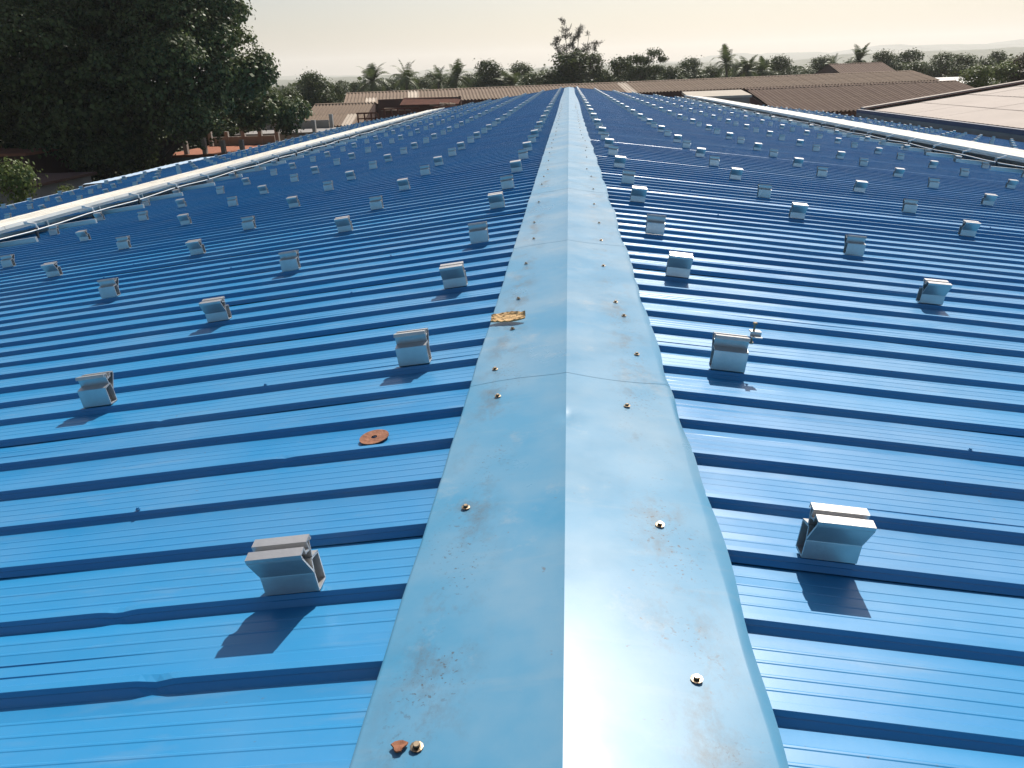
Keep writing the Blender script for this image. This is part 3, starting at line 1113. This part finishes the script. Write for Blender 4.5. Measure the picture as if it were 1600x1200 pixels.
for u0, u1, z0, z1, m_ in ((.0, 1.0, .01, .09, 0),):
    e0, e1 = Vector((EX, PY1 - .95, EZ)), Vector((RX, PY1 - .95, RZ))
    for ya, yb_, zz, nm, mt in ((PY1 - .95, PY1 - .72, .035, 'verge_rib', 'rusty_steel'), (PY1 - .71, PY1 - .05, .12, 'verge_flashing', 'pale_sheet'), (PY1 - .04, PY1 + .05, .10, 'verge_trim', 'rusty_steel')):
        c = [Vector((EX, ya, EZ)), Vector((RX, ya, RZ)), Vector((RX, yb_, RZ)), Vector((EX, yb_, EZ))]
        MB().hexa([pinv @ (k - pn * .05) for k in c] + [pinv @ (k + pn * zz) for k in c]).build(nm, M[mt], pb)
MB().hexa([pinv @ Vector(p) for p in [(EX - .28, PY0, EZ - .26), (EX + .02, PY0, EZ - .26), (EX + .02, PY1, EZ - .26), (EX - .28, PY1, EZ - .26),
                                      (EX - .28, PY0, EZ - .02), (EX + .02, PY0, EZ - .02), (EX + .02, PY1, EZ - .02), (EX - .28, PY1, EZ - .02)]]).build('gutter', M['navy'], pb)
MB().box(EX - pb.location.x - .26, EX - pb.location.x + .1, PY0 - 40, PY1 - 40, 0, EZ - .27 - GROUND).build('wall', M['grey_wall'], pb)
MB().box(2 * RX - EX - 28 - .3, 2 * RX - EX - 28 - .1, PY0 - 40, PY1 - 40, 0, EZ - .05 - GROUND).build('wall', M['grey_wall'], pb)
for ye in (PY0 + .1, PY1 - .3):
    p3 = [(EX + .11, ye, GROUND), (2 * RX - EX - .31, ye, GROUND), (2 * RX - EX - .31, ye, EZ), (RX, ye, RZ - .08), (EX + .11, ye, EZ - .05)]
    vv = [pinv @ Vector(p) for p in p3] + [pinv @ (Vector(p) + Vector((0, .2, 0))) for p in p3]
    MB().add(vv, [(0, 1, 2, 3, 4), (9, 8, 7, 6, 5), (0, 5, 6, 1), (1, 6, 7, 2), (2, 7, 8, 3), (3, 8, 9, 4), (4, 9, 5, 0)]).build('gable_wall', M['plaster'], pb)
MB().hexa([pinv @ Vector(p) for p in [(RX - .25, PY0, RZ + .03), (RX + .25, PY0, RZ + .03), (RX + .25, PY1, RZ + .03), (RX - .25, PY1, RZ + .03),
                                      (RX - .05, PY0, RZ + .11), (RX + .05, PY0, RZ + .11), (RX + .05, PY1, RZ + .11), (RX - .05, PY1, RZ + .11)]]).build('ridge_piece', M['pale_sheet'], pb)
tag(pb, 'big pale beige roof with dark navy gutter right of the blue roof', 'building')

# rusty racks and wall behind the left end of the roof
rf = empty('rusty_shed', (-14.2, 75.4, GROUND))
z0 = -GROUND
MB().box(-3.6, 4.0, .3, .5, 0, z0 - .62).build('wall', M['brown_wall'], rf)
MB().hexa([(-1.2, -1.6, z0 - 1.18), (4.2, -1.6, z0 - 1.25), (4.2, .8, z0 - .72), (-1.2, .8, z0 - .62), (-1.2, -1.6, z0 - 1.10), (4.2, -1.6, z0 - 1.17), (4.2, .8, z0 - .64), (-1.2, .8, z0 - .54)]).build('roof_sheet', M['rusty_steel'], rf)
MB().hexa([(-2.9, -1.9, z0 - 1.55), (-.2, -1.9, z0 - 1.62), (-.2, -.2, z0 - 1.50), (-2.9, -.2, z0 - 1.42), (-2.9, -1.9, z0 - 1.48), (-.2, -1.9, z0 - 1.55), (-.2, -.2, z0 - 1.43), (-2.9, -.2, z0 - 1.35)]).build('roof_sheet', M['asbestos'], rf)
MB().box(4.0, 4.2, .2, .6, 0, z0 - .55).build('wall', M['brown_wall'], rf)
tag(rf, 'rusty red brown shed wall with broken roof behind the left walkway end', 'shed')
rk = empty('rusty_rack', (-17.2, 73.2, GROUND))
for i, x in enumerate(np.linspace(-2.0, 3.6, 10)):
    MB().box(x - .06, x + .06, -.06, .06, 0, z0 - 1.75 + .28 * (i > 3)).build('post', M['rusty_steel'], rk)
MB().box(-2.1, -.2, -.07, .07, z0 - 1.75, z0 - 1.62).build('beam', M['rusty_steel'], rk)
MB().box(.2, 3.7, -.07, .07, z0 - 1.47, z0 - 1.34).build('beam', M['rusty_steel'], rk)
MB().box(-2.1, 3.7, -.04, .04, z0 - 2.2, z0 - 2.1).build('beam', M['rusty_steel'], rk)
tag(rk, 'row of rusty steel posts and beams beyond the far left eave', 'rack')
lm = empty('timber_pile', (-11.2, 73.0, GROUND))
MB().box(-.9, 1.2, -.5, .6, 0, z0 - 1.32).build('stand', M['rusty_steel'], lm)
for i, (x, r_, zz) in enumerate(((-.8, .25, -1.30), (-.2, -.3, -1.24), (.5, .35, -1.30), (.1, .1, -1.16))):
    o = MB().box(-.7, .7, -.09, .09, 0, .10).build('plank', M['ply'] if i % 2 else M['asbestos'], lm)
    o.location = (x + .2, .05 * i, z0 + zz)
    o.rotation_euler = (0, r_ * .6, r_)
tag(lm, 'heap of tan planks on a dark stand at the far end of left walkway', 'planks')


# houses below the big tree
def house(name, loc, w, d, h, wallmat, label, terrace=True, rot=0.0, cols=4, roofmat='terracotta'):
    o = empty(name, (loc[0], loc[1], GROUND))
    o.rotation_euler = (0, 0, rot)
    b = MB().box(-w / 2, w / 2, -d / 2, d / 2, 0, h)
    b.build('wall', wallmat, o)
    MB().box(-w / 2 - .25, w / 2 + .25, -d / 2 - .25, d / 2 + .25, h + .002, h + .14).build('roof_slab', M[roofmat], o)
    n = max(2, int(w / 2.4))
    for i in range(n):
        x = -w / 2 + (i + .5) * w / n
        wd = MB().box(x - .45, x + .45, -d / 2 - .05, -d / 2 - .004, h - 2.0, h - .9).build('window', M['plaster'], o)
        MB().box(x - .37, x + .37, -d / 2 - .06, -d / 2 - .052, h - 1.93, h - .97).build('pane', M['dark_glass'], wd)
    if terrace:
        for i in range(cols):
            x = -w / 2 + .2 + i * (w - .4) / (cols - 1)
            for y_, hh in ((-d / 2 + .2, 1.05), (d / 2 - .2, 1.25)):
                hh *= random.uniform(.75, 1.1)
                c = MB().box(x - .13, x + .13, y_ - .13, y_ + .13, h + .142, h + .142 + hh).build('column', M['plaster'], o)
        MB().box(-w / 2 + .4, w / 2 - .4, d / 2 - .28, d / 2 - .14, h + .142, h + .75).build('parapet', M['plaster'], o)
    tag(o, label, 'house')
    return o


house('terrace_house', (-23.6, 54.0), 5.4, 7.0, -3.15 - GROUND, M['grey_wall'], 'grey house with terracotta roof terrace and bare columns under the big tree', cols=5)
house('grey_block_house', (-21.8, 61.8), 6.0, 5.0, -2.5 - GROUND, M['plaster'], 'small grey house with stub columns between tree and blue roof', cols=3, roofmat='grey_wall')
house('wall_house', (-28.6, 37.5), 6.5, 6.0, -3.1 - GROUND, M['grey_wall'], 'low grey house behind the yellow green bush at left', terrace=False, roofmat='brown_wall')
house('brown_house', (-34.5, 46.0), 8.0, 6.0, -2.2 - GROUND, M['brown_wall'], 'dark brown house half hidden by the big tree at left', terrace=False, roofmat='terracotta')

# white tank beyond the pale roof
tk = empty('white_outbuilding', (50, 108, GROUND))
MB().box(-3.2, 3.0, -2, 2, 0, z0 - 1.9).build('wall', M['grey_wall'], tk)
MB().hexa([(-3.5, -2.3, z0 - 1.95), (3.3, -2.3, z0 - 1.95), (3.3, 2.3, z0 - 1.2), (-3.5, 2.3, z0 - 1.2), (-3.5, -2.3, z0 - 1.85), (3.3, -2.3, z0 - 1.85), (3.3, 2.3, z0 - 1.1), (-3.5, 2.3, z0 - 1.1)]).build('roof', M['white_frp'], tk)
tag(tk, 'small white roofed outbuilding among trees beyond the pale roof', 'building')

# ------------------------------------------------------------------ trees
SC = 1.16


def up_scale(x, y, z, r):
    return (x * SC, y * SC, (z - CAM.z) * SC + CAM.z, r * SC)


BIG = [(-29.9, 42.0, 2.2, 4.5), (-26.6, 44.0, 5.0, 5.2), (-24.5, 40.0, 0.8, 5.2), (-21.0, 42.0, 4.3, 4.7), (-19.1, 44.0, 4.0, 2.5), (-19.7, 40.0, 1.3, 4.1),
       (-17.8, 42.0, 1.7, 2.2), (-16.8, 43.0, 1.3, 1.6), (-19.4, 40.0, 0.3, 1.9), (-23.1, 41.0, -1.3, 2.8), (-28.5, 42.0, -0.4, 3.0), (-18.3, 45.0, 0.1, 1.9),
       (-17.4, 47.0, -0.4, 1.4), (-18.4, 44.0, 7.0, 2.6), (-21.0, 42.0, 7.7, 5.6), (-27.5, 44.0, 8.3, 5.6), (-16.7, 48.0, -0.9, 1.2), (-27.1, 42.0, -2.1, 2.2), (-25.6, 42.0, -2.6, 1.9), (-23.4, 43.0, -2.7, 1.6), (-29.5, 43.0, -1.6, 2.2)]
lobes = []
for l_ in BIG:
    x, y, z, r = up_scale(*l_)
    lobes.append((x + 27.0, y - 49.0, z - GROUND, r * .93, r * .93, r * .88))
g = np.random.default_rng(99)
bt = empty('mango_tree', (-27.0, 49.0, GROUND))
sub = []
for l_ in lobes:                                      # break each lobe into ragged boughs
    for k in range(9):
        d = g.normal(size=3); d /= np.linalg.norm(d)
        rr = l_[3] * g.uniform(.26, .46)
        sub.append((l_[0] + d[0] * (l_[3] - rr * .7), l_[1] + d[1] * (l_[4] - rr * .7), l_[2] + d[2] * (l_[5] - rr * .7), rr, rr, rr * .8))
core = [(a_[0], a_[1], a_[2], a_[3] * .66, a_[4] * .66, a_[5] * .66) for a_ in lobes]
q1 = lobe_leaves(sub, 10500, 20, .19, g, .33, .75, .8)
q2 = lobe_leaves(core, 4200, 16, .26, g, .6, .1)
place('crown', quads('crown', np.concatenate([q1, q2]), M['leaf_dark']), bt)
place('trunk', trunk_mesh('trunk', 8.0, .55, [l_[:3] for l_ in lobes], g, M['bark'], (.6, 0)), bt)
tag(bt, 'huge dark spreading tree towering over the left eave', 'tree')

TREES = [('broad',-29.6,95.0,2.18,5.66),('broad',-27.4,80.0,0.50,3.86),('broad',-29.0,100.0,0.71,3.99),('broad',-27.4,74.0,-1.13,4.6),('palm',-29.2,120.0,2.81,4.72),('palm',-23.0,115.0,2.81,4.50),('palm',-16.7,118.0,2.70,4.21),('palm',-8.2,120.0,1.22,5.55),('palm',-20.7,128.0,2.19,3.99),('palm',-4.7,120.0,1.44,3.68),('broad',-28.8,130.0,1.17,5.13),('broad',-24.5,138.0,1.17,6.49),('broad',-11.9,125.0,3.12,8.06),('broad',-7.7,130.0,2.76,7.36),('broad',-15.7,132.0,1.47,6.14),('broad',-3.8,122.0,1.06,4.68),('broad',-0.3,104.0,3.5,9.5),('cas',0.4,106.0,7.2,6.2),('broad',3.4,110.0,3.30,4.97),('broad',6.5,112.0,2.76,6.23),('umb',10.1,115.0,3.65,6.00),('broad',15.2,125.0,1.45,5.61),('broad',18.5,130.0,2.47,7.34),('broad',21.5,130.0,1.27,4.84),('palm',25.0,132.0,3.55,4.08),('palm',28.4,134.0,2.08,4.15),('palm',24.2,138.0,1.05,4.10),('palm',31.9,138.0,1.83,3.45),('broad',32.7,142.0,2.0,6.2),('broad',36.1,144.0,2.50,7.3),('broad',40.5,146.0,0.29,6.15),('palm',49.2,145.0,3.30,3.76),('palm',45.6,147.0,1.94,3.16),('broad',54.2,148.0,2.69,7.01),('broad',59.8,150.0,2.74,7.92),('broad',64.6,150.0,1.96,7.48),('broad',59.6,130.0,1.53,7.38),('broad',57.9,120.0,0.65,5.11),('broad',47.2,118.0,0.83,5.94),('light',39.6,83.0,0.30,5.6),('light',43.6,86.0,0.45,5.6),('light',46.5,90.0,0.8,5.6),('brown',48.4,84.0,3.2,8.0),('brown',45.3,86.5,1.13,4.2),('broad',49.3,152.0,0.86,5.45),('broad',-32.2,125.0,0.95,4.96),('broad',-20.5,140.0,1.22,6.55)]
KIND = {'broad': ('broadleaf_tree', 'bushy green tree'), 'palm': ('palm_tree', 'coconut palm'), 'cas': ('casuarina_tree', 'tall wispy bare-topped tree'),
        'umb': ('spreading_tree', 'flat topped spreading tree'), 'light': ('broadleaf_tree', 'light green leafy tree'), 'brown': ('broadleaf_tree', 'brownish dark tree')}


gb = np.random.default_rng(808)
for xb_ in np.arange(-52, 92, 2.9):
    TREES.append(('broad', float(xb_ + gb.uniform(-1.2, 1.2)), float(gb.uniform(152, 172)), float(gb.uniform(.2, 2.3)), float(gb.uniform(5.5, 8.5))))


def img_x(x, y, z):
    q = cmi @ Vector((x, y, z))
    return q.x / -q.z


cnt = {}
ordk = {}
for t_ in sorted(TREES, key=lambda t: img_x(t[1], t[2], t[3])):
    ordk.setdefault(t_[0], []).append(t_)
for i, t_ in enumerate(TREES):
    kind, x, y, zt, w = t_
    nm, phrase = KIND[kind]
    n_ = ordk[kind].index(t_) + 1
    tot = len(ordk[kind])
    if kind == 'broad':
        lab = f'{phrase} on the skyline, {ordn(n_)} of its kind from the left'
        if (x, y) == (-.3, 104.0): lab = 'dense dark tree right behind the far end of the ridge'
    elif tot == 1:
        lab = {'cas': 'tall wispy sparse tree rising behind the ridge end', 'umb': 'flat topped spreading tree with layered branches right of the wispy tree'}[kind]
    else:
        lab = f'{phrase} behind the sheds, {ordn(n_)} of its kind from the left'
    put_tree(kind, i, nm, x, y, zt, w * (1.22 if kind in ('broad', 'light', 'brown') else 1.4 if kind == 'palm' else 1.0), lab, 'palm' if kind == 'palm' else 'tree', 'trees beyond the roofs')

# left eave bushes; behind the big tree, some dark trees added to block light
g2 = [('light', 0, 'leafy_bush', -20.0, 27.0, -1.2, 3.5, 'bright yellow green bush beyond the near left eave', 'bush'),
      ('light', 1, 'leafy_bush', -20.9, 31.5, -2.65, 2.4, 'small light green bush just past the near left eave', 'bush'),
      ('broad', 1, 'broadleaf_tree', -36.0, 60.0, 4.0, 12.0, 'dark tree added behind the huge tree to block light, left', 'tree'),
      ('broad', 3, 'broadleaf_tree', -30.0, 68.0, 1.0, 10.0, 'dark tree added to block light between the huge tree and the small brown shed', 'tree'),
      ('broad', 0, 'broadleaf_tree', -41.0, 52.0, 5.0, 11.0, 'dark tree at the left edge behind the huge tree', 'tree'),
      ('broad', 2, 'leafy_bush', -24.2, 67.0, -1.6, 5.2, 'rounded green bush between the huge tree and brown shed', 'bush')]
for kind, i, nm, x, y, zt, w, lab, cat in g2:
    put_tree(kind, i, nm, x, y, zt, w, lab, cat)

# far woods as one mass
g = np.random.default_rng(314)
n = 9000
yy = 175 + 1500 * g.uniform(0, 1, n) ** 1.3
xx = yy * g.uniform(-.85, .85, n)
hh = g.uniform(4.5, 8.6, n) * (1 - .12 * (yy > 400))
L_ = []
cl_n = 7
for k in range(cl_n):
    c = np.stack([xx + g.normal(0, 1.3, n), yy + g.normal(0, 1.3, n), GROUND + hh * g.uniform(.3, 1.0, n)], 1)
    L_.append(leaf_quads(np.repeat(c, 3, 0) + g.normal(0, .7, (n * 3, 3)), 1.15, g, 0, 1.6))
o = place('far_woods', quads('far_woods', np.concatenate(L_), M['leaf']))
tag(o, 'hazy mass of distant trees below the hills', 'woods', kind='stuff')

# ------------------------------------------------------------------ haze
hz = bpy.data.materials.new('haze_air')
hz.use_nodes = True
hn, hl = hz.node_tree.nodes, hz.node_tree.links
hn.remove(hn['Principled BSDF'])
pv_ = hn.new('ShaderNodeVolumePrincipled')
pv_.inputs['Color'].default_value = (.95, .94, .925, 1)
pv_.inputs['Density'].default_value = .00017
pv_.inputs['Anisotropy'].default_value = .35
hl.new(pv_.outputs['Volume'], hn['Material Output'].inputs['Volume'])
o = MB().box(-6200, 6200, -300, 7000, GROUND - 1, 190).build('haze', hz)
tag(o, 'thin pale haze over the whole place', 'haze', kind='stuff')
